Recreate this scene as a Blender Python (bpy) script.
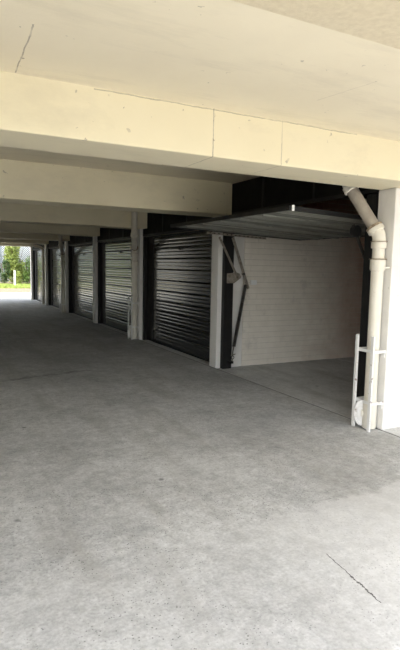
import bpy, bmesh, math, random
from mathutils import Vector, Matrix

random.seed(7)
for o in list(bpy.data.objects):
    bpy.data.objects.remove(o, do_unlink=True)
scene = bpy.context.scene
C = scene.collection

# ------------------------------------------------------------------ camera
# world: X towards the garages, Y along the driveway, Z up, metres
cam_d = bpy.data.cameras.new('camera')
cam_d.sensor_fit = 'AUTO'
cam_d.sensor_width = 36.0
cam_d.lens = 519.8 * 36.0 / 650.0
cam_d.clip_start = 0.02
cam_d.clip_end = 500
cam = bpy.data.objects.new('camera', cam_d)
C.objects.link(cam)

fw = Vector((0.454588, 0.883929, -0.109634)).normalized()
rt = Vector((0.890072, -0.455440, 0.018608)).normalized()
up = rt.cross(fw)
m = Matrix((rt, up, -fw)).transposed().to_4x4()
m.translation = Vector((0, 0, 1.5))
cam.matrix_world = m
scene.camera = cam

# ------------------------------------------------------------------ light
world = bpy.data.worlds.new('world')
scene.world = world
world.use_nodes = True
wn = world.node_tree
wn.nodes.clear()
w_out = wn.nodes.new('ShaderNodeOutputWorld')
w_bg = wn.nodes.new('ShaderNodeBackground')
w_sky = wn.nodes.new('ShaderNodeTexSky')
w_sky.sky_type = 'NISHITA'
w_sky.sun_disc = False
w_sky.sun_elevation = math.radians(50)
w_sky.sun_rotation = math.radians(250)
w_sky.air_density = 1.0
w_sky.dust_density = 2.6
w_sky.ozone_density = 1.0
w_bg.inputs['Strength'].default_value = 0.50
w_hs = wn.nodes.new('ShaderNodeHueSaturation')      # hazy, whitish sky
w_hs.inputs['Saturation'].default_value = 0.38
wn.links.new(w_sky.outputs[0], w_hs.inputs['Color'])
wn.links.new(w_hs.outputs[0], w_bg.inputs['Color'])
wn.links.new(w_bg.outputs[0], w_out.inputs['Surface'])

sun_d = bpy.data.lights.new('sun', 'SUN')
sun_d.energy = 4.8
sun_d.angle = math.radians(0.6)
sun_d.color = (1.0, 0.91, 0.77)
sun = bpy.data.objects.new('sun', sun_d)
C.objects.link(sun)
sun.rotation_euler = Vector((0.52, 0.22, -0.82)).to_track_quat('-Z', 'Y').to_euler()
sun.location = (-9, -5, 14)

vs = scene.view_settings
vs.view_transform = 'Standard'
vs.look = 'None'
vs.gamma = 1.0
vs.use_curve_mapping = False
vs.exposure = 0.74

# ------------------------------------------------------------------ materials
def new_mat(name):
    mt = bpy.data.materials.new(name)
    mt.use_nodes = True
    nt = mt.node_tree
    b = nt.nodes['Principled BSDF']
    return mt, nt, b

def nd(nt, typ, **kw):
    n = nt.nodes.new(typ)
    for k, v in kw.items():
        setattr(n, k, v)
    return n

def coords(nt):
    g = nd(nt, 'ShaderNodeNewGeometry')          # world position: one pattern across neighbouring pieces
    return g.outputs['Position']

def noise(nt, vec, scale, detail=4.0, rough=0.55, stretch=None):
    if stretch:
        mp = nd(nt, 'ShaderNodeMapping')
        mp.inputs['Scale'].default_value = stretch
        nt.links.new(vec, mp.inputs['Vector'])
        vec = mp.outputs[0]
    n = nd(nt, 'ShaderNodeTexNoise')
    n.inputs['Scale'].default_value = scale
    n.inputs['Detail'].default_value = detail
    n.inputs['Roughness'].default_value = rough
    nt.links.new(vec, n.inputs['Vector'])
    return n.outputs['Fac']

def ramp(nt, fac, stops):
    r = nd(nt, 'ShaderNodeValToRGB')
    e = r.color_ramp.elements
    while len(e) < len(stops):
        e.new(0.5)
    for el, (p, c) in zip(e, stops):
        el.position = p
        el.color = (c[0], c[1], c[2], 1) if not isinstance(c, (int, float)) else (c, c, c, 1)
    nt.links.new(fac, r.inputs['Fac'])
    return r.outputs['Color']

def mixc(nt, fac, a, b, mode='MIX'):
    mx = nd(nt, 'ShaderNodeMix', data_type='RGBA', blend_type=mode)
    if isinstance(fac, (int, float)):
        mx.inputs[0].default_value = fac
    else:
        nt.links.new(fac, mx.inputs[0])
    for s, v in ((6, a), (7, b)):
        if isinstance(v, tuple):
            mx.inputs[s].default_value = (v[0], v[1], v[2], 1)
        else:
            nt.links.new(v, mx.inputs[s])
    return mx.outputs[2]

def math_n(nt, op, a, b=None, c=None):
    n = nd(nt, 'ShaderNodeMath', operation=op)
    for i, v in enumerate((a, b, c)):
        if v is None:
            continue
        if isinstance(v, (int, float)):
            n.inputs[i].default_value = v
        else:
            nt.links.new(v, n.inputs[i])
    return n.outputs[0]

def bump(nt, b, h, strength, dist=0.01, prev=None):
    bn = nd(nt, 'ShaderNodeBump')
    bn.inputs['Strength'].default_value = strength
    bn.inputs['Distance'].default_value = dist
    nt.links.new(h, bn.inputs['Height'])
    if prev is not None:
        nt.links.new(prev, bn.inputs['Normal'])
    nt.links.new(bn.outputs[0], b.inputs['Normal'])
    return bn.outputs[0]

def sepxyz(nt, vec):
    s = nd(nt, 'ShaderNodeSeparateXYZ')
    nt.links.new(vec, s.inputs[0])
    return s.outputs

def seg_mask(nt, sx, sy, p0, p1, half, wob):
    """1 within `half` metres of the segment p0-p1 in the plane (sx, sy), wobbled by the value wob"""
    dx, dy = p1[0] - p0[0], p1[1] - p0[1]
    L = math.hypot(dx, dy)
    ux, uy = dx / L, dy / L
    ax = math_n(nt, 'SUBTRACT', sx, p0[0])
    ay = math_n(nt, 'SUBTRACT', sy, p0[1])
    t = math_n(nt, 'ADD', math_n(nt, 'MULTIPLY', ax, ux), math_n(nt, 'MULTIPLY', ay, uy))
    d = math_n(nt, 'ADD', math_n(nt, 'MULTIPLY', ax, -uy), math_n(nt, 'MULTIPLY', ay, ux))
    d = math_n(nt, 'ABSOLUTE', math_n(nt, 'ADD', d, wob))
    a = math_n(nt, 'LESS_THAN', d, half)
    b2 = math_n(nt, 'MULTIPLY', math_n(nt, 'GREATER_THAN', t, 0.0), math_n(nt, 'LESS_THAN', t, L))
    return math_n(nt, 'MULTIPLY', a, b2)

M = {}

def mat_floor(name='driveway_concrete', g=1.0):
    mt, nt, b = new_mat(name)
    P = coords(nt)
    s = sepxyz(nt, P)
    big = noise(nt, P, 0.9, 6, 0.6)
    mid = noise(nt, P, 5.0, 6, 0.65)
    fine = noise(nt, P, 60.0, 3, 0.6)
    grit = noise(nt, P, 170.0, 2, 0.5)
    col = ramp(nt, big, [(0.3, (0.38 * g, 0.382 * g, 0.375 * g)), (0.5, (0.47 * g, 0.473 * g, 0.465 * g)), (0.72, (0.56 * g, 0.563 * g, 0.553 * g))])
    col = mixc(nt, 0.45, col, ramp(nt, mid, [(0.3, 0.28), (0.5, 0.5), (0.72, 0.68)]), 'OVERLAY')
    scuff = noise(nt, P, 17.0, 7, 0.75)
    col = mixc(nt, 0.45, col, ramp(nt, scuff, [(0.32, 0.25), (0.5, 0.5), (0.68, 0.75)]), 'OVERLAY')
    col = mixc(nt, 0.3, col, ramp(nt, fine, [(0.3, 0.22), (0.7, 0.78)]), 'OVERLAY')
    # faint tyre-worn streaks along the driveway
    trk = noise(nt, P, 1.6, 5, 0.6, stretch=(2.2, 0.35, 1.0))
    col = mixc(nt, ramp(nt, trk, [(0.5, 0.0), (0.68, 0.45)]), col, (0.30, 0.29, 0.265))
    # pitted, scuffed surface: small dark pits in patches
    pitpatch = ramp(nt, noise(nt, P, 1.7, 4, 0.6), [(0.40, 0.0), (0.55, 1.0)])
    vor = nd(nt, 'ShaderNodeTexVoronoi')
    vor.inputs['Scale'].default_value = 55.0
    vor.inputs['Randomness'].default_value = 1.0
    nt.links.new(P, vor.inputs['Vector'])
    pit = ramp(nt, vor.outputs['Distance'], [(0.14, 1.0), (0.24, 0.0)])
    pit = math_n(nt, 'MULTIPLY', pit, math_n(nt, 'GREATER_THAN', noise(nt, P, 21.0, 2), 0.47))
    pit = math_n(nt, 'MULTIPLY', pit, pitpatch)
    col = mixc(nt, math_n(nt, 'MULTIPLY', pit, 0.9), col, (0.10, 0.10, 0.095))
    # oil spots
    vo = nd(nt, 'ShaderNodeTexVoronoi')
    vo.inputs['Scale'].default_value = 1.9
    nt.links.new(P, vo.inputs['Vector'])
    wv = math_n(nt, 'ADD', vo.outputs['Distance'], math_n(nt, 'MULTIPLY', noise(nt, P, 14, 3), 0.06))
    spot = ramp(nt, wv, [(0.055, 1.0), (0.085, 0.0)])
    col = mixc(nt, math_n(nt, 'MULTIPLY', spot, 0.65), col, (0.10, 0.10, 0.095))
    # paler area with a ragged edge, next to the near pier
    n3 = math_n(nt, 'MULTIPLY', math_n(nt, 'SUBTRACT', noise(nt, P, 7.0, 5, 0.65), 0.5), 0.34)
    yy = math_n(nt, 'ADD', s[1], n3)
    edge = math_n(nt, 'SUBTRACT', math_n(nt, 'MULTIPLY_ADD', s[0], 0.06, 2.34), yy)
    pale_area = ramp(nt, math_n(nt, 'MULTIPLY_ADD', edge, 4.0, 0.5), [(0.35, 0.0), (0.6, 1.0)])
    xx = math_n(nt, 'ADD', s[0], n3)
    pale_area = math_n(nt, 'MULTIPLY', pale_area, ramp(nt, math_n(nt, 'MULTIPLY_ADD', xx, 1.0, -1.2), [(0.2, 0.25), (0.9, 1.0)]))
    col = mixc(nt, math_n(nt, 'MULTIPLY', pale_area, 0.5), col, (0.66, 0.656, 0.64))
    # dark drip lines across the driveway
    wob2 = math_n(nt, 'MULTIPLY', math_n(nt, 'SUBTRACT', noise(nt, P, 5.0, 5, 0.65), 0.5), 0.25)
    drip = seg_mask(nt, s[0], s[1], (0.70, 7.0), (2.1, 7.35), 0.05, wob2)
    drip = math_n(nt, 'MULTIPLY', drip, ramp(nt, noise(nt, P, 3.5, 3), [(0.42, 0.0), (0.55, 0.55)]))
    col = mixc(nt, drip, col, (0.16, 0.155, 0.145))
    # the diagonal crack
    wob = math_n(nt, 'MULTIPLY', math_n(nt, 'SUBTRACT', noise(nt, P, 22.0, 4, 0.6), 0.5), 0.022)
    crack = seg_mask(nt, s[0], s[1], (1.815, 2.01), (1.765, 1.58), 0.0024, wob)
    crack2 = seg_mask(nt, s[0], s[1], (1.79, 1.80), (1.77, 1.62), 0.006, wob)
    crack = math_n(nt, 'MAXIMUM', math_n(nt, 'MULTIPLY', crack, math_n(nt, 'GREATER_THAN', noise(nt, P, 40, 2), 0.33)),
                   math_n(nt, 'MULTIPLY', crack2, math_n(nt, 'GREATER_THAN', noise(nt, P, 55, 2), 0.5)))
    col = mixc(nt, math_n(nt, 'MULTIPLY', crack, 0.85), col, (0.035, 0.033, 0.03))
    nt.links.new(col, b.inputs['Base Color'])
    nt.links.new(ramp(nt, mid, [(0.3, 0.75), (0.7, 0.95)]), b.inputs['Roughness'])
    b.inputs['Specular IOR Level'].default_value = 0.3
    h = math_n(nt, 'SUBTRACT', math_n(nt, 'MULTIPLY_ADD', grit, 0.5, fine), math_n(nt, 'MULTIPLY', pit, 1.2))
    bump(nt, b, h, 0.35, 0.004)
    return mt

def mat_paint(name, c1, c2, rough=0.65, grain=90.0, gs=0.12, lines=None, streak=True, dirt=(0.20, 0.17, 0.12), dirt_amt=0.55, formboards=False):
    mt, nt, b = new_mat(name)
    P = coords(nt)
    big = noise(nt, P, 1.3, 6, 0.6)
    col = ramp(nt, big, [(0.3, c1), (0.7, c2)])
    if streak:
        st = noise(nt, P, 3.0, 5, 0.7, stretch=(1, 1, 1))
        sp = noise(nt, P, 16.0, 3, 0.5)
        k = math_n(nt, 'MULTIPLY', math_n(nt, 'GREATER_THAN', sp, 0.70), ramp(nt, st, [(0.5, 0.0), (0.62, 1.0)]))
        col = mixc(nt, math_n(nt, 'MULTIPLY', k, dirt_amt), col, dirt)
        smear = ramp(nt, noise(nt, P, 2.2, 6, 0.7, stretch=(0.5, 2.0, 1.0)), [(0.52, 0.0), (0.75, 1.0)])
        col = mixc(nt, math_n(nt, 'MULTIPLY', smear, 0.18), col, dirt)
    if lines:
        s = sepxyz(nt, P)
        wob = math_n(nt, 'MULTIPLY', math_n(nt, 'SUBTRACT', noise(nt, P, 12.0, 4, 0.6), 0.5), 0.016)
        for ax, p0, p1, hw, amt in lines:
            k = seg_mask(nt, s[ax[0]], s[ax[1]], p0, p1, hw, wob)
            k = math_n(nt, 'MULTIPLY', k, ramp(nt, noise(nt, P, 9, 3), [(0.3, 0.35), (0.55, 1.0)]))
            col = mixc(nt, math_n(nt, 'MULTIPLY', k, amt), col, dirt)
    nt.links.new(col, b.inputs['Base Color'])
    b.inputs['Roughness'].default_value = rough
    h = math_n(nt, 'ADD', noise(nt, P, grain, 3, 0.6), math_n(nt, 'MULTIPLY', noise(nt, P, 6.0, 3), 0.6))
    bump(nt, b, h, gs, 0.006)
    return mt

def mat_stipple():
    mt, nt, b = new_mat('stippled_render')
    P = coords(nt)
    col = ramp(nt, noise(nt, P, 30, 4, 0.6), [(0.3, (0.74, 0.645, 0.46)), (0.7, (0.85, 0.755, 0.56))])
    nt.links.new(col, b.inputs['Base Color'])
    b.inputs['Roughness'].default_value = 0.9
    h = noise(nt, P, 85, 5, 0.75)
    bump(nt, b, h, 0.9, 0.012)
    return mt

def mat_simple(name, c1, c2, rough, scale=8.0, metallic=0.0, bs=0.0, spots=None, ior=None, coat=0.0, spec=None, rvar=True):
    mt, nt, b = new_mat(name)
    P = coords(nt)
    col = ramp(nt, noise(nt, P, scale, 5, 0.6), [(0.32, c1), (0.68, c2)])
    if spots:
        sc, thr, sc_col, amt = spots
        k = ramp(nt, noise(nt, P, sc, 5, 0.65), [(thr, 0.0), (thr + 0.05, 1.0)])
        col = mixc(nt, math_n(nt, 'MULTIPLY', k, amt), col, sc_col)
    nt.links.new(col, b.inputs['Base Color'])
    b.inputs['Roughness'].default_value = rough
    if spec is not None:
        b.inputs['Specular IOR Level'].default_value = spec
    if rvar:
        nt.links.new(ramp(nt, noise(nt, P, scale * 0.7, 4, 0.6), [(0.3, max(rough - 0.06, 0.02)), (0.7, min(rough + 0.08, 1.0))]), b.inputs['Roughness'])
    b.inputs['Metallic'].default_value = metallic
    if ior:
        b.inputs['IOR'].default_value = ior
    if coat:
        b.inputs['Coat Weight'].default_value = coat
        b.inputs['Coat Roughness'].default_value = rough * 0.8
    if bs:
        bump(nt, b, noise(nt, P, scale * 6, 4), bs, 0.004)
    return mt

CREAM1, CREAM2 = (0.79, 0.715, 0.51), (0.84, 0.765, 0.56)
YA, SP, XF = 3.46, 3.27, 3.74
COLY = [YA + i * SP for i in range(7)]
BEAM_OFF, BEAM_W, SOFFIT, CEIL = -0.26, 0.45, 2.25, 2.69

M['floor'] = mat_floor()
M['floor_garage'] = mat_floor('garage_concrete', 1.28)
yb1 = COLY[0] + BEAM_OFF
M['beam'] = mat_paint('cream_beam_paint', CREAM1, CREAM2, 0.6, 70, 0.10,
                      lines=[((0, 2), (1.72, 2.0), (1.72, 2.9), 0.003, 0.75), ((0, 2), (2.285, 2.0), (2.285, 2.9), 0.003, 0.5),
                             ((0, 2), (0.9, 2.556), (3.0, 2.560), 0.004, 0.5)])
M['beam_plain'] = mat_paint('cream_beam_paint_plain', CREAM1, CREAM2, 0.6, 70, 0.10)
M['ceiling'] = mat_paint('cream_ceiling_paint', (0.78, 0.705, 0.54), (0.84, 0.765, 0.59), 0.7, 60, 0.12,
                         lines=[((0, 1), (0.45, 3.19), (0.44, 2.53), 0.0038, 0.65), ((0, 1), (2.2, 2.72), (2.27, 2.3), 0.003, 0.3)], dirt_amt=0.7)
M['stipple'] = mat_stipple()
M['pier'] = mat_paint('white_pier_paint', (0.72, 0.70, 0.66), (0.79, 0.77, 0.73), 0.6, 80, 0.12, dirt=(0.30, 0.28, 0.24), dirt_amt=0.4)
M['wall_left'] = mat_paint('left_wall_brown_render', (0.21, 0.20, 0.175), (0.28, 0.265, 0.235), 0.75, 50, 0.2)
def mat_brick():
    mt, nt, b = new_mat('painted_brick')
    P = coords(nt)
    sx = sepxyz(nt, P)
    col = ramp(nt, noise(nt, P, 5.0, 5, 0.6), [(0.32, (0.76, 0.71, 0.62)), (0.68, (0.84, 0.79, 0.70))])
    col = mixc(nt, ramp(nt, noise(nt, P, 2.6, 5, 0.65), [(0.6, 0.0), (0.68, 0.35)]), col, (0.42, 0.39, 0.35))
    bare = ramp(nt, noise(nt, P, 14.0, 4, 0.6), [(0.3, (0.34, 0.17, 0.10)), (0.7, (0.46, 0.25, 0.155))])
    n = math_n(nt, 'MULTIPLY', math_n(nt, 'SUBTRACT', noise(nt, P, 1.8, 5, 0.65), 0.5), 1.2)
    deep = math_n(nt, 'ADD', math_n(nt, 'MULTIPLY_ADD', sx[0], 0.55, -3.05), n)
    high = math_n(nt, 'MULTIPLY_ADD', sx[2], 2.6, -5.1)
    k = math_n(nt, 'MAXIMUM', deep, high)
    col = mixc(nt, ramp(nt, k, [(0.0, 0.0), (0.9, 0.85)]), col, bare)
    nt.links.new(col, b.inputs['Base Color'])
    b.inputs['Roughness'].default_value = 0.75
    bump(nt, b, noise(nt, P, 30.0, 4), 0.25, 0.004)
    return mt
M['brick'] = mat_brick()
M['mortar'] = mat_simple('painted_mortar', (0.58, 0.54, 0.47), (0.66, 0.62, 0.54), 0.85, 12.0, bs=0.2)
M['raw_brick'] = mat_simple('raw_brown_brick', (0.22, 0.11, 0.065), (0.34, 0.18, 0.11), 0.85, 14.0, bs=0.3)
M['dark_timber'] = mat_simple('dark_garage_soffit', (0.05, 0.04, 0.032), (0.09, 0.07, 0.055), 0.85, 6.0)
M['door_black'] = mat_simple('glossy_black_door', (0.012, 0.012, 0.013), (0.016, 0.016, 0.016), 0.13, 2.5, ior=1.75, rvar=False)
M['door_inside'] = mat_simple('door_underside_steel', (0.27, 0.275, 0.24), (0.36, 0.365, 0.32), 0.36, 6.0, metallic=0.45, spots=(7, 0.6, (0.20, 0.19, 0.16), 0.5))
M['door_inside_dull'] = mat_simple('door_underside_dull', (0.15, 0.155, 0.135), (0.22, 0.225, 0.195), 0.5, 6.0, metallic=0.3)
M['black_steel'] = mat_simple('black_steel', (0.012, 0.012, 0.012), (0.020, 0.019, 0.018), 0.5, 9.0, spec=0.2)
M['infill'] = mat_simple('black_infill_sheet', (0.012, 0.011, 0.010), (0.020, 0.018, 0.016), 0.85, 5.0, spots=(2.4, 0.62, (0.06, 0.053, 0.045), 0.5), spec=0.1)
M['spring'] = mat_simple('worn_spring_steel', (0.03, 0.028, 0.026), (0.07, 0.06, 0.05), 0.5, 20.0, metallic=0.3)
M['bar'] = mat_simple('worn_zinc_bar', (0.20, 0.175, 0.14), (0.40, 0.36, 0.30), 0.45, 22.0, metallic=0.2, spots=(30, 0.58, (0.09, 0.06, 0.04), 0.7))
M['pipe'] = mat_simple('cream_pipe_paint', (0.70, 0.66, 0.56), (0.77, 0.73, 0.63), 0.4, 7.0, spots=(11, 0.68, (0.42, 0.30, 0.18), 0.6))
M['pipe_grey'] = mat_simple('weathered_pipe', (0.30, 0.265, 0.22), (0.42, 0.375, 0.31), 0.55, 9.0, spots=(8, 0.58, (0.24, 0.13, 0.07), 0.6))
M['rust'] = mat_simple('rusty_rim', (0.13, 0.075, 0.04), (0.50, 0.42, 0.30), 0.7, 26.0)
M['guard'] = mat_simple('white_chipped_guard', (0.74, 0.73, 0.70), (0.80, 0.79, 0.76), 0.45, 12.0, spots=(20, 0.61, (0.22, 0.14, 0.09), 0.8))
M['white_plastic'] = mat_simple('white_plastic', (0.80, 0.80, 0.78), (0.84, 0.84, 0.82), 0.35)
M['apron'] = mat_simple('sunlit_concrete', (0.42, 0.41, 0.38), (0.52, 0.51, 0.47), 0.85, 3.0, bs=0.2, spots=(1.2, 0.58, (0.33, 0.29, 0.22), 0.5))
M['asphalt'] = mat_simple('asphalt', (0.13, 0.13, 0.125), (0.19, 0.19, 0.18), 0.9, 6.0, bs=0.3)
M['soil'] = mat_simple('leaf_litter_soil', (0.10, 0.075, 0.045), (0.26, 0.21, 0.14), 0.95, 9.0)
M['grass'] = mat_simple('grass', (0.16, 0.24, 0.04), (0.32, 0.40, 0.09), 0.8, 5.0)
M['leaf_a'] = mat_simple('leaf_green', (0.07, 0.14, 0.025), (0.17, 0.27, 0.05), 0.5, 6.0)
M['leaf_b'] = mat_simple('leaf_yellow_green', (0.22, 0.30, 0.06), (0.40, 0.46, 0.12), 0.5, 6.0)
M['leaf_c'] = mat_simple('leaf_dark_green', (0.03, 0.075, 0.018), (0.09, 0.15, 0.04), 0.5, 6.0)
M['bark'] = mat_simple('bark', (0.10, 0.075, 0.055), (0.20, 0.155, 0.115), 0.9, 12.0, bs=0.5)
M['lattice'] = mat_simple('blue_grey_lattice', (0.20, 0.24, 0.27), (0.28, 0.32, 0.35), 0.7, 6.0)
M['upper'] = mat_simple('upper_storey_render', (0.62, 0.57, 0.46), (0.70, 0.65, 0.53), 0.85, 2.0)

# ------------------------------------------------------------------ mesh helpers
class MB:
    def __init__(s):
        s.v, s.f = [], []
    def box(s, x0, x1, y0, y1, z0, z1):
        n = len(s.v)
        s.v += [(x, y, z) for z in (z0, z1) for y in (y0, y1) for x in (x0, x1)]
        s.f += [tuple(n + i for i in q) for q in ((0, 2, 3, 1), (4, 5, 7, 6), (0, 1, 5, 4), (2, 6, 7, 3), (0, 4, 6, 2), (1, 3, 7, 5))]
        return s
    def bar(s, a, b, w, d, side=(0, 1, 0)):
        """rectangular bar from a to b; w along the cross direction, d along side"""
        a, b = Vector(a), Vector(b)
        t = (b - a).normalized()
        sd = Vector(side)
        sd = (sd - t * sd.dot(t)).normalized()
        cr = t.cross(sd)
        n = len(s.v)
        for p in (a, b):
            for (i, j) in ((-1, -1), (1, -1), (1, 1), (-1, 1)):
                s.v.append(tuple(p + cr * (i * w / 2) + sd * (j * d / 2)))
        s.f += [tuple(n + i for i in q) for q in ((0, 1, 2, 3), (7, 6, 5, 4), (0, 4, 5, 1), (1, 5, 6, 2), (2, 6, 7, 3), (3, 7, 4, 0))]
        return s
    def tube(s, pts, rad, seg=20, caps=True):
        pts = [Vector(p) for p in pts]
        if not isinstance(rad, (list, tuple)):
            rad = [rad] * len(pts)
        n0 = len(s.v)
        ref = None
        for i, p in enumerate(pts):
            if i == 0:
                t = pts[1] - pts[0]
            elif i == len(pts) - 1:
                t = pts[-1] - pts[-2]
            else:
                t = (pts[i + 1] - p).normalized() + (p - pts[i - 1]).normalized()
            t.normalize()
            if ref is None:
                ref = Vector((1, 0, 0)) if abs(t.x) < 0.9 else Vector((0, 1, 0))
            ref = (ref - t * ref.dot(t)).normalized()
            bi = t.cross(ref)
            for k in range(seg):
                a = 2 * math.pi * k / seg
                s.v.append(tuple(p + (ref * math.cos(a) + bi * math.sin(a)) * rad[i]))
        for i in range(len(pts) - 1):
            for k in range(seg):
                a, b = n0 + i * seg + k, n0 + i * seg + (k + 1) % seg
                s.f.append((a, b, b + seg, a + seg))
        if caps:
            s.f.append(tuple(n0 + k for k in reversed(range(seg))))
            e = n0 + (len(pts) - 1) * seg
            s.f.append(tuple(e + k for k in range(seg)))
        return s
    def torus(s, c, axis, R, r, seg=28, ts=8, sx=1.0, up=(0, 0, 1)):
        c, ax = Vector(c), Vector(axis).normalized()
        u = Vector(up)
        u = (u - ax * u.dot(ax)).normalized()
        w = ax.cross(u)
        n0 = len(s.v)
        for i in range(seg):
            a = 2 * math.pi * i / seg
            d = u * math.cos(a) + w * (math.sin(a) * sx)
            dn = d.normalized()
            for j in range(ts):
                b = 2 * math.pi * j / ts
                s.v.append(tuple(c + d * R + dn * (r * math.cos(b)) + ax * (r * math.sin(b))))
        for i in range(seg):
            for j in range(ts):
                s.f.append((n0 + i * ts + j, n0 + ((i + 1) % seg) * ts + j, n0 + ((i + 1) % seg) * ts + (j + 1) % ts, n0 + i * ts + (j + 1) % ts))
        return s
    def mesh(s, name, mat, smooth=False, bevel=0.0):
        me = bpy.data.meshes.new(name)
        me.from_pydata(s.v, [], s.f)
        bm = bmesh.new()
        bm.from_mesh(me)
        bmesh.ops.recalc_face_normals(bm, faces=bm.faces)
        if bevel:
            bmesh.ops.bevel(bm, geom=list(bm.edges), offset=bevel, segments=2, affect='EDGES', profile=0.5)
        bm.to_mesh(me)
        bm.free()
        if smooth:
            me.shade_smooth()
            me.set_sharp_from_angle(angle=math.radians(40))
        me.materials.append(M[mat])
        return me
    def build(s, name, mat, parent=None, smooth=False, bevel=0.0):
        return link(name, s.mesh(name, mat, smooth, bevel), parent)

def link(name, me, parent=None, loc=None):
    o = bpy.data.objects.new(name, me)
    C.objects.link(o)
    if parent is not None:
        o.parent = parent
        if loc is None:
            # geometry is written in world coordinates: undo the parent's place
            o.matrix_parent_inverse = Matrix.Translation(-parent.location) if parent.rotation_euler.z == 0 else parent.matrix_world.inverted()
    if loc is not None:
        o.location = loc
    return o

def empty(name, loc, label, cat, group=None):
    o = bpy.data.objects.new(name, None)
    C.objects.link(o)
    o.empty_display_size = 0.1
    o.location = loc
    return tag(o, label, cat, group)

def tag(o, label=None, cat=None, group=None, kind=None):
    if label: o['label'] = label
    if cat: o['category'] = cat
    if group: o['group'] = group
    if kind: o['kind'] = kind
    return o

def struct(o, label=None):
    o['kind'] = 'structure'
    if label: o['label'] = label
    return o

# ------------------------------------------------------------------ structure
YN, YF = 0.3, COLY[6] + 0.22          # near and far end of the building
XL, XB = -3.3, 9.3                      # inner face of the left wall, back of the garages

struct(MB().box(XL, XF - 0.010, YN - 2.3, YF + 0.3, -0.12, 0).build('floor', 'floor'), 'bare grey concrete driveway floor')
struct(MB().box(XF + 0.010, XB, YN - 2.3, YF + 0.3, -0.12, 0.0).build('floor_garage', 'floor_garage'), 'concrete floor slab of the garages')
struct(MB().box(XF - 0.010, XF + 0.010, YN - 2.3, YF + 0.3, -0.12, -0.003).build('trim_1', 'black_steel'), 'dark expansion joint in the concrete')

# ceilings
struct(MB().box(XL, XB, YN, 1.865, 2.535, 2.95).build('ceiling_stippled', 'stipple'), 'stippled cream ceiling edge')
struct(MB().box(XL, XB, 1.865, yb1 + 0.2, 2.565, 2.95).build('ceiling', 'ceiling'), 'smooth cream painted concrete ceiling')
struct(MB().box(XL, XF + 0.10, yb1 + 0.2, YF, CEIL, 2.95).build('ceiling_driveway', 'ceiling'), 'painted concrete ceiling over the driveway')
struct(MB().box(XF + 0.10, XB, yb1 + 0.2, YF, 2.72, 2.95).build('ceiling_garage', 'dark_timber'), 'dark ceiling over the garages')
names = ['first', 'second', 'third', 'fourth', 'fifth', 'sixth', 'last']
for i, y in enumerate(COLY):
    y0 = y + BEAM_OFF
    top = 2.62 if i == 0 else CEIL + 0.03
    b = MB().box(XL, XF + 0.06, y0, y0 + BEAM_W, SOFFIT, CEIL + 0.03)
    struct(b.build('beam', 'beam_plain' if i else 'beam', bevel=0.006), 'deep cream painted concrete beam spanning the driveway, %s in the row' % names[i])

# left wall, back wall, upper storeys, gables
struct(MB().box(XL - 0.25, XL, YN, YF, -0.12, 2.95).build('wall_left', 'wall_left'))
struct(MB().box(XB, XB + 0.23, YN, YF, -0.12, 2.95).build('wall_back', 'raw_brick'))
struct(MB().box(XL - 0.25, XB + 0.23, YN, YF, 2.95, 10.5).build('upper_storeys', 'upper'), 'rendered upper storeys over the driveway')

# piers and partitions
for i, y in enumerate(COLY):
    m_ = MB().box(XF, XF + 0.45, y, y + 0.21, 0, SOFFIT if i else SOFFIT)
    o = m_.build('column', 'pier', bevel=0.008)
    struct(o, 'white painted pier under the %s beam' % names[i])
    if i > 1:
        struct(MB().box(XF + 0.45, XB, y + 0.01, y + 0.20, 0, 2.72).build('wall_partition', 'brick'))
# head of each pier above the soffit, behind the beam end
for i, y in enumerate(COLY):
    struct(MB().box(XF + 0.062, XF + 0.45, y + 0.0, y + 0.21, SOFFIT, 2.70).build('column_head', 'pier'))
# partition behind the near pier (smooth, painted)
struct(MB().box(XF + 0.45, XB, YA + 0.01, YA + 0.10, 0, 2.72).build('wall_near', 'pier'))
struct(MB().box(XF + 0.45, XB, YA + 0.105, YA + 0.20, 0, 2.72).build('wall_near_inner', 'raw_brick'))

# brick partition wall of the open garage
YW = COLY[1]
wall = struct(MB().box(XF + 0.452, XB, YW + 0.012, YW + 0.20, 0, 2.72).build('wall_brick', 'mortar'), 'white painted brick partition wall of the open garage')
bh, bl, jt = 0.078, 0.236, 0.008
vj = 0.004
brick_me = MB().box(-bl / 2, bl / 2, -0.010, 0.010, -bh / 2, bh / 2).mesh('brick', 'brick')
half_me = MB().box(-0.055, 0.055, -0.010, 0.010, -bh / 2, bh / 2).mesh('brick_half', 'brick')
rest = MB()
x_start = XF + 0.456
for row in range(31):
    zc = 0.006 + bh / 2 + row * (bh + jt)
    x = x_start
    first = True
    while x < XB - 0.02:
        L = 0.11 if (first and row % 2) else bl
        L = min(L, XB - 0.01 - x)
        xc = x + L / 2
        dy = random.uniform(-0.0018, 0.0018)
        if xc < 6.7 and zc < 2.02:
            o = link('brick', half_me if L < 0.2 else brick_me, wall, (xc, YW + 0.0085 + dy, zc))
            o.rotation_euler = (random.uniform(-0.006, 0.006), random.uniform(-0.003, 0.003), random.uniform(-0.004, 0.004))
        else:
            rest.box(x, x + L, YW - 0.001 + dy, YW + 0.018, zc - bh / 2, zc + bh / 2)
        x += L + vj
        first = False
tag(rest.build('brickwork', 'brick', wall), kind='stuff')

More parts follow.
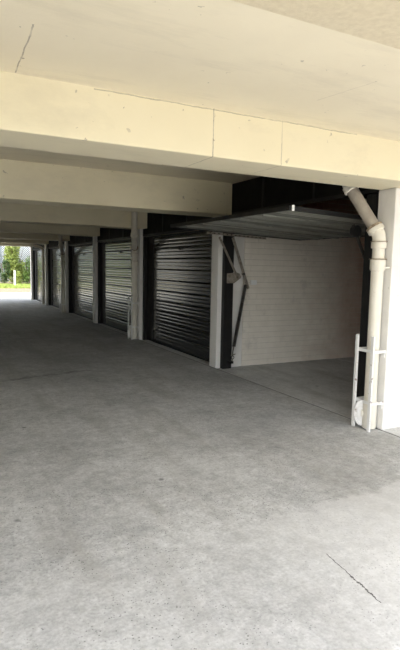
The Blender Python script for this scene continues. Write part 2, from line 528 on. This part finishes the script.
# black infill above the doors: sheets in a dark frame
for i in range(6):
    ya, yb = COLY[i] + 0.212, COLY[i + 1] - 0.002
    zb = 2.245 if i == 0 else 2.10
    x0 = XF + 0.065
    o = bpy.data.objects.new('wall_infill', None)
    C.objects.link(o)
    o.location = (x0, (ya + yb) / 2, zb)
    struct(o, 'black infill panels above the %s garage opening' % names[i])
    n = 3
    w = (yb - ya) / n
    for k in range(n):
        MB().box(x0 + 0.012, x0 + 0.024, ya + k * w + 0.022, ya + (k + 1) * w - 0.022, zb + 0.04, 2.685).build('panel', 'infill', o)
    for k in range(n + 1):
        yc = min(max(ya + k * w, ya + 0.022), yb - 0.022)
        MB().box(x0, x0 + 0.036, yc - 0.0215, yc + 0.0215, zb + 0.041, 2.685).build('mullion', 'black_steel', o)
    MB().box(x0, x0 + 0.036, ya, yb, zb, zb + 0.04).build('rail', 'black_steel', o)

# ------------------------------------------------------------------ garage doors
PAN, NPAN = 0.2, 10
def panel_mesh(width, mat, amp=1.0):
    """one pressed sheet 0.2 m tall: three shallow rolled ribs and a lapped lower edge; local x = outward, y = along, z = up from 0"""
    prof = []
    rib = (PAN - 0.014) / 3
    for r in range(3):
        z0 = 0.007 + r * rib
        for t, h in ((0.0, 0.0), (0.06, 0.0022), (0.14, 0.0036), (0.35, 0.0042), (0.65, 0.0042), (0.86, 0.0036), (0.94, 0.0022)):
            prof.append((h * amp, z0 + t * rib))
    prof = [(-0.012, 0.001), (-0.004, 0.002)] + prof + [(0.0, PAN - 0.007), (-0.004, PAN - 0.002), (-0.012, PAN - 0.001)]
    mb = MB()
    nseg = 6
    for j in range(nseg + 1):
        yy = -width / 2 + width * j / nseg
        for (h, z) in prof:
            mb.v.append((-h, yy, z))
    for j in range(nseg + 1):
        yy = -width / 2 + width * j / nseg
        for (h, z) in prof:
            mb.v.append((-h + 0.006, yy, z))
    k = len(prof)
    off = (nseg + 1) * k
    for j in range(nseg):
        for q in range(k - 1):
            a = j * k + q
            mb.f.append((a, a + 1, a + k + 1, a + k))
            mb.f.append((off + a, off + a + k, off + a + k + 1, off + a + 1))
    for j in range(nseg):
        a, e = j * k, j * k + k - 1
        mb.f.append((a, a + k, off + a + k, off + a))
        mb.f.append((e, off + e, off + e + k, e + k))
    for q in range(k - 1):
        a, e = q, nseg * k + q
        mb.f.append((a, off + a, off + a + 1, a + 1))
        mb.f.append((e, e + 1, off + e + 1, off + e))
    return mb.mesh('door_panel', mat, smooth=True)

DW = SP - 0.21 - 0.48                     # door leaf width
panel_closed = panel_mesh(DW - 0.06, 'door_black', 0.5)
door_marks = ['between the plain pier by the open garage and the pier with the pipe', 'beyond the pier with the guarded pipe', 'between the plain fourth pier and the fifth', 'beyond the fifth pier with a pipe', 'nearest the sunlit far exit']
XD = 3.885
for i in range(1, 6):
    yc = COLY[i] + 0.21 + 0.10 + DW / 2
    d = empty('garage_door', (XD, yc, 0), 'closed black ribbed steel tilt door ' + door_marks[i - 1], 'garage door', 'closed black garage doors')
    zs = 0.028
    for k in range(NPAN):
        o = link('door_panel', panel_closed, d, (0, 0, zs - 0.0 + k * (PAN + 0.004)))
        o.rotation_euler = (random.uniform(-0.0012, 0.0012), random.uniform(-0.004, 0.004), random.uniform(-0.0006, 0.0006))
    H = zs + NPAN * (PAN + 0.004)
    for sgn in (-1, 1):
        yy = yc + sgn * (DW / 2 - 0.014)
        MB().box(XD - 0.014, XD + 0.03, yy - 0.014, yy + 0.014, 0.015, H + 0.03).build('side_frame', 'black_steel', d)
    MB().box(XD - 0.016, XD + 0.03, yc - DW / 2 + 0.03, yc + DW / 2 - 0.03, H, H + 0.03).build('top_frame', 'black_steel', d)
    MB().box(XD - 0.014, XD + 0.03, yc - DW / 2 + 0.03, yc + DW / 2 - 0.03, 0.012, 0.027).build('bottom_frame', 'black_steel', d)
    MB().box(XD - 0.006, XD + 0.03, yc + DW / 2 + 0.001, COLY[i + 1] - 0.086, 0.012, H + 0.03).build('jamb_sheet', 'black_steel', d)
    lk = MB().tube([(XD - 0.004, yc, 1.82), (XD - 0.026, yc, 1.82)], 0.024, 16).build('lock_plate', 'black_steel', d, smooth=True)
    MB().box(XD - 0.041, XD - 0.026, yc - 0.04, yc + 0.04, 1.813, 1.827).build('handle', 'black_steel', lk)

# steel posts standing against the piers on both sides of each opening
for i in range(6):
    for side in (0, 1):
        if side == 0:
            y0, y1 = COLY[i] + 0.214, COLY[i] + (0.43 if i == 0 else 0.294)
            w_ = 'far side of'
        else:
            y0, y1 = COLY[i + 1] - 0.084, COLY[i + 1] - 0.004
            w_ = 'near side of'
        zt = 2.24 if i == 0 else 2.095
        o = MB().box(3.81, 3.96, y0, y1, 0.0, zt).build('door_post', 'black_steel', bevel=0.003)
        tag(o, 'black steel post against the %s pier%s' % (names[i + side], ', facing the brick wall' if (i, side) == (0, 0) else (', beside the spring of the raised door' if (i, side) == (0, 1) else ', %s the closed door' % ('before' if side == 0 else 'behind'))), 'door post', 'black steel door posts')

# raised door of the open garage
y0, y1 = 3.915, 6.58
xf, zf, xr, zr = 2.90, 2.045, 5.10, 1.955
yc = (y0 + y1) / 2
L = math.hypot(xr - xf, zr - zf)
ang = math.atan2(zf - zr, xr - xf)
door = empty('garage_door', (xf, yc, zf), 'raised tilt door hanging open over the driveway, ribbed steel underside', 'garage door')
def dpt(s, y, h):                          # s along the leaf from the front edge, h above it
    return (xf + s * math.cos(ang) + h * math.sin(ang), y, zf - s * math.sin(ang) + h * math.cos(ang))
npan = 9
step = (y1 - y0 - 0.07) / npan
pm = panel_mesh(L - 0.065, 'door_inside', 5.0)
pm2 = panel_mesh(L - 0.065, 'door_inside_dull', 5.0)
for k in range(npan):
    o = link('door_panel', pm2 if k in (1, 4, 6, 8) else pm, door, (0, 0, 0))
    ux = Vector((math.sin(ang), 0, math.cos(ang)))          # local x: up, so the ribs face down
    uy = Vector((math.cos(ang), 0, -math.sin(ang)))         # local y: along the leaf
    uz = ux.cross(uy)                                       # local z: across the leaf
    p = Vector(dpt(L / 2, y0 + 0.035 + (k if uz.y > 0 else k + 1) * step, 0.016)) - door.location
    o.matrix_local = Matrix.Translation(p) @ (Matrix((ux, uy, uz)).transposed() @ Matrix.Diagonal((1, 1, step / PAN * 0.985))).to_4x4()
def dbar(name, s0, s1, ya, yb, h, w, t, mat='black_steel'):
    return MB().bar(dpt(s0, ya, h), dpt(s1, yb, h), w, t, side=(math.sin(ang), 0, math.cos(ang))).build(name, mat, door)
dbar('front_frame', 0.014, 0.014, y0, y1, 0.012, 0.028, 0.040)
dbar('rear_frame', L - 0.014, L - 0.014, y0, y1, 0.012, 0.028, 0.040)
dbar('side_frame', 0.03, L - 0.03, y0 + 0.016, y0 + 0.016, 0.012, 0.032, 0.040)
dbar('side_frame', 0.03, L - 0.03, y1 - 0.016, y1 - 0.016, 0.012, 0.032, 0.040)
for k in range(1, 6):
    yk = y0 + 0.035 + k * (y1 - y0 - 0.07) / 6
    dbar('stiffener', 0.03, L - 0.03, yk, yk, -0.014, 0.022, 0.016, 'door_inside')
# perforated rail under the far edge
pr = dbar('perforated_rail', 0.55, 1.55, y1 - 0.02, y1 - 0.02, -0.030, 0.035, 0.028, 'bar')
for k in range(14):
    a = dpt(0.60 + k * 0.07, y1 - 0.0385, -0.030)
    MB().tube([(a[0], a[1] - 0.001, a[2]), (a[0], a[1] + 0.0005, a[2])], 0.009, 8).build('slot', 'black_steel', pr)
a = dpt(0.03, y0 - 0.004, 0.012)
tag(MB().box(a[0] + 0.0, a[0] + 0.028, y0 - 0.004, y0 - 0.0005, a[2] - 0.025, a[2] + 0.027).build('sticker', 'white_plastic', door), 'small white sticker')

# lever arms and counterbalance springs of the raised door
def mechanism(yy, sgn, who, bar='bar'):
    r = empty('door_spring_set', (3.88, yy, 0), 'lever arms and counterbalance spring on the steel post %s' % who, 'door spring', 'door spring sets')
    def P3(x, z, d=0.0):
        return (x, yy - sgn * d, z)
    MB().bar(P3(3.69, 1.945, 0.0), P3(4.01, 1.37, 0.0), 0.032, 0.010).build('lever_arm', bar, r)
    MB().bar(P3(3.90, 1.945, 0.022), P3(4.19, 1.20, 0.022), 0.042, 0.012).build('lever_arm', bar, r)
    mb = MB()
    pts = [(3.84, 1.42), (3.84, 1.28), (3.96, 1.28), (4.05, 1.34), (4.06, 1.42), (4.0, 1.44)]
    n = len(pts)
    mb.v = [P3(x, z, -0.012) for x, z in pts] + [P3(x, z, -0.020) for x, z in pts]
    mb.f = [tuple(range(n)), tuple(reversed(range(n, 2 * n)))] + [(i, (i + 1) % n, n + (i + 1) % n, n + i) for i in range(n)]
    mb.build('pivot_plate', bar, r)
    MB().tube([P3(4.02, 1.375, -0.012), P3(4.02, 1.375, 0.04)], 0.028, 14).build('pivot_bolt', bar, r, smooth=True)
    MB().tube([P3(4.10, 1.42, -0.005), P3(4.10, 1.42, 0.04)], 0.016, 12).build('pivot_bolt', 'black_steel', r, smooth=True)
    # coil
    a, b = Vector(P3(4.14, 1.26, 0.022)), Vector(P3(3.965, 0.34, 0.022))
    t = (b - a).normalized()
    u = Vector((0, 1, 0))
    v = t.cross(u)
    turns, per = 56, 8
    pts = []
    for k in range(turns * per + 1):
        th = 2 * math.pi * k / per
        pts.append(a + (b - a) * (k / (turns * per)) + (u * math.cos(th) + v * math.sin(th)) * 0.021)
    sp = MB().tube(pts, 0.0072, 6).build('spring', 'spring', r, smooth=True)
    MB().tube([a, b], 0.015, 8).build('core', 'black_steel', sp)
    hk = MB().tube([b, P3(3.95, 0.26, 0.022), P3(3.95, 0.20, 0.022)], 0.008, 8).build('hook', 'spring', r, smooth=True)
    MB().torus(P3(3.95, 0.175, 0.022), (0, 1, 0), 0.022, 0.006, 16, 6).build('ring', 'spring', hk, smooth=True)
    MB().bar(P3(3.92, 0.205, 0.022), P3(3.995, 0.225, 0.022), 0.012, 0.012).build('pin', bar, hk)
    MB().bar(P3(3.948, 0.155, 0.022), P3(3.935, 0.10, 0.022), 0.016, 0.010).build('anchor', bar, hk)
    MB().box(3.89, 3.955, min(yy - sgn * 0.04, yy + sgn * 0.028), max(yy - sgn * 0.04, yy + sgn * 0.028), 0.085, 0.12).build('anchor_bracket', 'black_steel', r)
    return r
mechanism(COLY[1] - 0.115, 1, 'at the white brick wall')
mech2 = mechanism(COLY[0] + 0.470, -1, 'behind the cream pipe', 'spring')

MB().tube([(3.73, 3.912, 1.885), (3.73, 3.955, 1.885)], 0.058, 20).build('pivot_wheel', 'black_steel', mech2, smooth=True)
# ------------------------------------------------------------------ downpipes and guards
def fillet(pts, rad, n=6):
    pts = [Vector(p) for p in pts]
    out = [pts[0]]
    for i in range(1, len(pts) - 1):
        p, a, b = pts[i], pts[i - 1], pts[i + 1]
        da, db = (a - p), (b - p)
        r = min(rad, da.length * 0.45, db.length * 0.45)
        q0, q1 = p + da.normalized() * r, p + db.normalized() * r
        for k in range(n + 1):
            t = k / n
            out.append(q0 * (1 - t) ** 2 + p * 2 * t * (1 - t) + q1 * t * t)
    out.append(pts[-1])
    return out

def downpipe(i, style, label):
    y = COLY[i]
    px, py, R = 3.662, y + 0.095, 0.057
    r = empty('downpipe', (px, py, 0), label, 'pipe', 'downpipes on the piers')
    if style == 'bend':
        path = fillet([(px, py, 0.03), (px, py, 2.12), (px - 0.45, py, 2.20)], 0.16, 10)
        MB().tube(path, R * 0.9, 20).build('pipe', 'pipe', r, smooth=True)
        MB().tube([(px, py, 1.70), (px, py, 1.76)], R + 0.012, 20).build('collar', 'pipe', r, smooth=True)
    else:
        if style == 'far_side':
            q = (3.50, y + 0.345, 2.29)
            topz = CEIL + 0.005
        else:
            q = (3.50, y - 0.345, 2.12)
            topz = CEIL + 0.005
        e = (px, py, 1.800)
        MB().tube([(px, py, 0.285), (px, py, 1.560)], R, 24).build('pipe', 'pipe', r, smooth=True)
        MB().tube([(px, py, 1.500), (px, py, 1.515), (px, py, 1.600), (px, py, 1.605)], [R + 0.004, R + 0.013, R + 0.013, R + 0.008], 24).build('socket', 'pipe', r, smooth=True)
        MB().tube([(px, py, 1.605), (px, py, 1.612)], R + 0.022, 24).build('rim', 'rust', r, smooth=True)
        MB().tube([(px, py, 1.612), (px, py, 1.740)], R - 0.002, 24).build('pipe_section', 'pipe', r, smooth=True)
        MB().tube([(px, py, 1.705), (px, py, 1.710), (px, py, 1.760), (px, py, 1.765)], [R + 0.004, R + 0.011, R + 0.011, R + 0.006], 24).build('socket', 'pipe', r, smooth=True)
        MB().tube([(px, py, 1.765), (px, py, 1.771)], R + 0.018, 24).build('rim', 'rust', r, smooth=True)
        ev, qv = Vector((px, py, 1.825)), Vector(q)
        t = (qv - ev).normalized()
        elb = fillet([(px, py, 1.740), ev, ev + t * 0.08], 0.10, 8)
        MB().tube(elb, R + 0.004, 24).build('elbow', 'pipe', r, smooth=True)
        col_c = ev + t * 0.062
        cl = MB().tube([col_c - t * 0.022, col_c - t * 0.018, col_c + t * 0.018, col_c + t * 0.022], [R + 0.012, R + 0.02, R + 0.02, R + 0.012], 24).build('collar', 'pipe', r, smooth=True)
        MB().torus(col_c + t * 0.032, t, R + 0.010, 0.011, 28, 8).build('bead', 'rust', cl, smooth=True)
        dm = 'pipe_grey' if style == 'far_side' else 'pipe'
        MB().tube([ev + t * 0.09, qv], R - 0.001, 24).build('diagonal_pipe', dm, r, smooth=True)
        c2 = qv - t * 0.05
        MB().torus(c2, t, R + 0.006, 0.012, 28, 8).build('bead', 'pipe', r, smooth=True)
        MB().tube([c2 + t * 0.008, c2 + t * 0.045], R + 0.014, 24).build('collar', 'pipe', r, smooth=True)
        MB().tube(fillet([qv - t * 0.03, qv + t * 0.02, (qv.x, qv.y, topz)], 0.1, 6), R + 0.002, 24).build('top_bend', 'pipe', r, smooth=True)
    # cast foot with an oval inspection cover facing the driveway
    if style != 'bend':
        ft = MB().tube([(px, py, 0.012), (px, py, 0.03), (px, py, 0.26), (px, py, 0.29)], [R + 0.004, R + 0.008, R + 0.008, R + 0.002], 24).build('foot', 'pipe', r, smooth=True)
        dirv = Vector((-0.80, -0.60, 0)).normalized()
        cc = Vector((px - 0.060, py + 0.050, 0.15))
        MB().tube([Vector((px, py + 0.01, 0.15)), cc], 0.035, 12).build('neck', 'pipe', ft, smooth=True)
        MB().torus(cc, dirv, 0.112, 0.014, 28, 8, sx=0.52).build('inspection_rim', 'guard', ft, smooth=True)
        u_, w_ = Vector((0, 0, 1)), dirv.cross(Vector((0, 0, 1)))
        pl = MB()
        for dd in (-0.004, 0.004):
            pl.v += [tuple(cc + dirv * dd + u_ * (0.104 * math.cos(q * math.pi / 14)) + w_ * (0.054 * math.sin(q * math.pi / 14))) for q in range(28)]
        pl.f = [tuple(range(28)), tuple(reversed(range(28, 56)))] + [(q, (q + 1) % 28, 28 + (q + 1) % 28, 28 + q) for q in range(28)]
        pl.build('inspection_cover', 'guard', ft)
        MB().torus(cc + dirv * 0.005, dirv, 0.062, 0.005, 24, 6, sx=0.48).build('cover_ring', 'guard', ft, smooth=True)
    # pipe clip to the pier
    MB().box(px, XF, py - 0.095 + 0.02, py - 0.095 + 0.034, 1.525, 1.54).build('clip', 'pipe', r)
    return r

def guard(i, label):
    y = COLY[i]
    gx = 3.588
    r = empty('pipe_guard', (gx, y + 0.12, 0), label, 'pipe guard', 'pipe guards on the piers')
    ya, yb = y + 0.022, y + 0.222
    for yy in (ya, yb):
        MB().box(gx - 0.014, gx + 0.006, yy - 0.017, yy + 0.017, 0.0, 0.90).build('upright', 'guard', r, bevel=0.003)
    for z in (0.265, 0.755):
        MB().box(gx + 0.0065, gx + 0.0125, ya - 0.017, yb + 0.017, z - 0.014, z + 0.014).build('cross_bar', 'guard', r)
        for yy, s in ((ya - 0.012, 1), (yb + 0.012, -1)):
            br = MB().box(gx + 0.013, XF - 0.001 if s == 1 else XF + 0.03, yy - 0.004, yy + 0.004, z - 0.014, z + 0.014).build('bracket_arm', 'guard', r)
        MB().box(XF - 0.012, XF - 0.001, ya - 0.008 + 0.0005, ya + 0.03, z - 0.060, z - 0.0145).build('fixing_tab', 'guard', r)
    return r

downpipe(0, 'far_side', 'cream pipe with rusty rims and grey diagonal top against the first pier')
guard(0, 'white chipped steel guard around the foot of the pipe with the grey diagonal top')
downpipe(2, 'near_side', 'cream downpipe on the third pier, next to the nearest closed door')
guard(2, 'pale steel guard around the downpipe of the third pier')
downpipe(4, 'near_side', 'cream downpipe on the fifth pier deep in the driveway')
guard(4, 'pale steel guard around the downpipe of the fifth pier')
downpipe(5, 'bend', 'slim downpipe with a curved top on the sixth pier')
guard(5, 'pale steel guard around the pipe with the curved top')

# socket on the brick wall
ob = empty('power_socket', (4.36, YW - 0.004, 1.29), 'small white power socket on the painted brick wall', 'socket')
MB().box(4.305, 4.415, YW - 0.022, YW - 0.0035, 1.255, 1.325).build('face_plate', 'white_plastic', ob, bevel=0.003)
MB().box(4.33, 4.348, YW - 0.028, YW - 0.0225, 1.285, 1.305).build('switch', 'white_plastic', ob)
MB().box(4.372, 4.390, YW - 0.028, YW - 0.0225, 1.285, 1.305).build('switch', 'white_plastic', ob)

# ------------------------------------------------------------------ outside
struct(MB().box(-40, 40, -45, YN - 2.3, -0.2, -0.004).build('ground_near', 'asphalt'), 'sunlit asphalt yard')
struct(MB().box(-40, 40, YF + 0.3, 29.2, -0.2, -0.004).build('ground_far', 'apron'), 'sunlit concrete beyond the driveway')
struct(MB().box(-40, 40, 29.2, 60, -0.2, -0.002).build('garden_bed', 'soil'), 'garden bed strewn with leaf litter')
# side ground
struct(MB().box(-40, XL, YN - 2.3, YF + 0.3, -0.2, -0.006).build('ground_side', 'apron'))
struct(MB().box(XB, 40, YN - 2.3, YF + 0.3, -0.2, -0.006).build('ground_back', 'apron'))

def grass():
    mb = MB()
    rnd = random.Random(3)
    for k in range(26000):
        x, y = rnd.uniform(-9, 16), rnd.uniform(34.0, 40.6)
        h = rnd.uniform(0.05, 0.16)
        a = rnd.uniform(0, math.pi)
        dx, dy = math.cos(a) * 0.02, math.sin(a) * 0.02
        n = len(mb.v)
        mb.v += [(x - dx, y - dy, -0.002), (x + dx, y + dy, -0.002), (x + rnd.uniform(-.05, .05), y + rnd.uniform(-.05, .05), h)]
        mb.f.append((n, n + 1, n + 2))
    me = bpy.data.meshes.new('grass')
    me.from_pydata(mb.v, [], mb.f)
    me.materials.append(M['grass'])
    o = link('grass', me)
    tag(o, 'bright green grass strip before the shrubs', 'grass', kind='stuff')
grass()

def leaf_cloud(name, mat, parent, blobs, n, size, rnd):
    vs_, fs_ = [], []
    for k in range(n):
        c, rad = rnd.choice(blobs)
        d = Vector((rnd.gauss(0, 1), rnd.gauss(0, 1), rnd.gauss(0, 1))).normalized() * (rnd.random() ** 0.55 * 1.12)
        p = Vector(c) + Vector((d.x * rad[0], d.y * rad[1], d.z * rad[2]))
        if p.z < 0.03:
            continue
        a = Vector((rnd.gauss(0, 1), rnd.gauss(0, 1), rnd.gauss(0, 0.6))).normalized()
        b = a.cross(Vector((rnd.gauss(0, 1), rnd.gauss(0, 1), rnd.gauss(0, 1)))).normalized()
        s = size * rnd.uniform(0.6, 1.3)
        q = len(vs_)
        vs_ += [tuple(p - a * s), tuple(p + b * s * 0.42), tuple(p + a * s), tuple(p - b * s * 0.42)]
        fs_.append((q, q + 1, q + 2, q + 3))
    me = bpy.data.meshes.new(name)
    me.from_pydata(vs_, [], fs_)
    me.materials.append(M[mat])
    return link(name, me, parent)

def shrub(x, y, w, h, mat, label, seed, leaf=0.09, n=2200):
    rnd = random.Random(seed)
    r = empty('shrub', (x, y, 0), label, 'shrub', 'shrubs beyond the far exit')
    for k in range(5):
        a = rnd.uniform(0, 6.28)
        MB().tube([(x, y, -0.002), (x + math.cos(a) * w * 0.12, y + math.sin(a) * w * 0.12, h * 0.35),
                   (x + math.cos(a) * w * 0.32, y + math.sin(a) * w * 0.3, h * 0.75)], [0.03, 0.022, 0.012], 6).build('stem', 'bark', r)
    blobs = []
    for k in range(9):
        bx, by = x + rnd.uniform(-.26, .26) * w, y + rnd.uniform(-.24, .24) * w
        bz = h * rnd.uniform(0.12, 0.78)
        rr = w * rnd.uniform(0.2, 0.3)
        blobs.append(((bx, by, bz), (rr, rr, h * 0.22)))
    leaf_cloud('foliage', mat, r, blobs, n, leaf, rnd)

rs = random.Random(21)
mats = ['leaf_a', 'leaf_b', 'leaf_c']
tone = {'leaf_a': 'mid green', 'leaf_b': 'yellow-green', 'leaf_c': 'dark green'}
for k in range(13):
    xs = -8.55 + 2.05 * k
    w = rs.uniform(1.8, 1.95)
    mt_ = ['leaf_c', 'leaf_b', 'leaf_a'][k % 3]
    h = {6: 2.7, 7: 3.5, 8: 2.8}.get(k, rs.uniform(2.4, 3.4))
    where = {6: 'beside the slim tree trunk', 7: 'tallest, right behind the white post', 8: 'next to the tall one behind the white post'}.get(k, 'in the row along the lattice fence')
    shrub(xs, 43.4 + rs.uniform(-.2, .2), w, h, mt_, '%s leafy shrub %s' % (tone[mt_], where), 100 + k, 0.12, 4600)
for j, (x, y, w, h, mt_) in enumerate([(4.85, 42.1, 1.0, 2.1, 'leaf_c'), (5.75, 41.9, 0.6, 1.0, 'leaf_b'), (6.68, 42.1, 0.95, 2.2, 'leaf_a')]):
    shrub(x, y, w, h, mt_, 'low %s shrub at the edge of the grass strip' % tone[mt_], 300 + j, 0.08, 1200)

def tree(x, y, h, cw, mat, label, seed):
    rnd = random.Random(seed)
    r = empty('tree', (x, y, 0), label, 'tree', 'trees beyond the far exit')
    MB().tube([(x, y, -0.002), (x + 0.05, y, h * 0.3), (x - 0.05, y + 0.1, h * 0.7)], [0.13, 0.11, 0.06], 10).build('trunk', 'bark', r, smooth=True)
    for k in range(5):
        a = k * 1.3
        MB().tube([(x, y, h * (0.4 + 0.05 * k)), (x + math.cos(a) * cw * 0.35, y + math.sin(a) * cw * 0.35, h * (0.6 + 0.06 * k))], [0.07, 0.03], 6).build('branch', 'bark', r)
    blobs = [((x + rnd.uniform(-.35, .35) * cw, y + rnd.uniform(-.35, .35) * cw, h * rnd.uniform(.55, .95)), (cw * .24, cw * .24, h * .13)) for k in range(12)]
    leaf_cloud('foliage', mat, r, blobs, 4200, 0.13, rnd)
tree(4.24, 41.2, 8.5, 4.0, 'leaf_a', 'tree with a slim dark trunk on the grass strip', 41)
tree(-4.5, 46.5, 8.0, 5.5, 'leaf_c', 'tall dark green tree behind the lattice fence', 42)
tree(11.5, 47.0, 7.5, 5.0, 'leaf_b', 'yellow-green tree behind the lattice fence', 43)

# lattice fence behind the shrubs
FY = 45.4
fe = empty('lattice_fence', (3.5, FY, 0), 'blue-grey diagonal lattice fence behind the shrubs', 'fence')
lat = MB()
x0, x1, z0, z1 = -10.0, 17.0, 0.1, 3.5
s_ = 0.17
k = x0 - (z1 - z0)
while k < x1:
    for sg in (1, -1):
        if sg == 1:
            a, b = Vector((k, 0, z0)), Vector((k + (z1 - z0), 0, z1))
        else:
            a, b = Vector((k, 0, z1)), Vector((k + (z1 - z0), 0, z0))
        pa, pb = a.copy(), b.copy()
        dz = (b.z - a.z) / (b.x - a.x)
        if pa.x < x0:
            pa = Vector((x0, 0, a.z + dz * (x0 - a.x)))
        if pb.x > x1:
            pb = Vector((x1, 0, a.z + dz * (x1 - a.x)))
        yo = FY + (0.008 if sg == 1 else -0.008)
        lat.bar((pa.x, yo, pa.z), (pb.x, yo, pb.z), 0.06, 0.012)
    k += s_
tag(lat.build('lattice', 'lattice', fe), kind='stuff')
for j in range(10):
    xx = x0 + 3.0 * j
    MB().box(xx - 0.05, xx + 0.05, FY + 0.02, FY + 0.12, -0.002, z1 + 0.1).build('post', 'lattice', fe)
for z in (z0, z1):
    MB().box(x0, x1, FY + 0.015, FY + 0.02, z - 0.05, z + 0.05).build('rail', 'lattice', fe)

# white post on the verge
bo = empty('bollard', (5.06, 38.0, 0), 'slim white post standing before the shrubs beyond the exit', 'post')
MB().box(5.0, 5.11, 37.95, 38.06, -0.002, 1.02).build('shaft', 'white_plastic', bo, bevel=0.008)
MB().box(4.985, 5.125, 37.935, 38.075, 1.021, 1.06).build('cap', 'white_plastic', bo, bevel=0.008)

# unseen wall added behind the viewer to hold back low sky light
struct(MB().box(-22, 24, -20.25, -20, -0.2, 1.8).build('wall_sky_block', 'upper'), 'low unseen wall added across the yard to block low sky light')
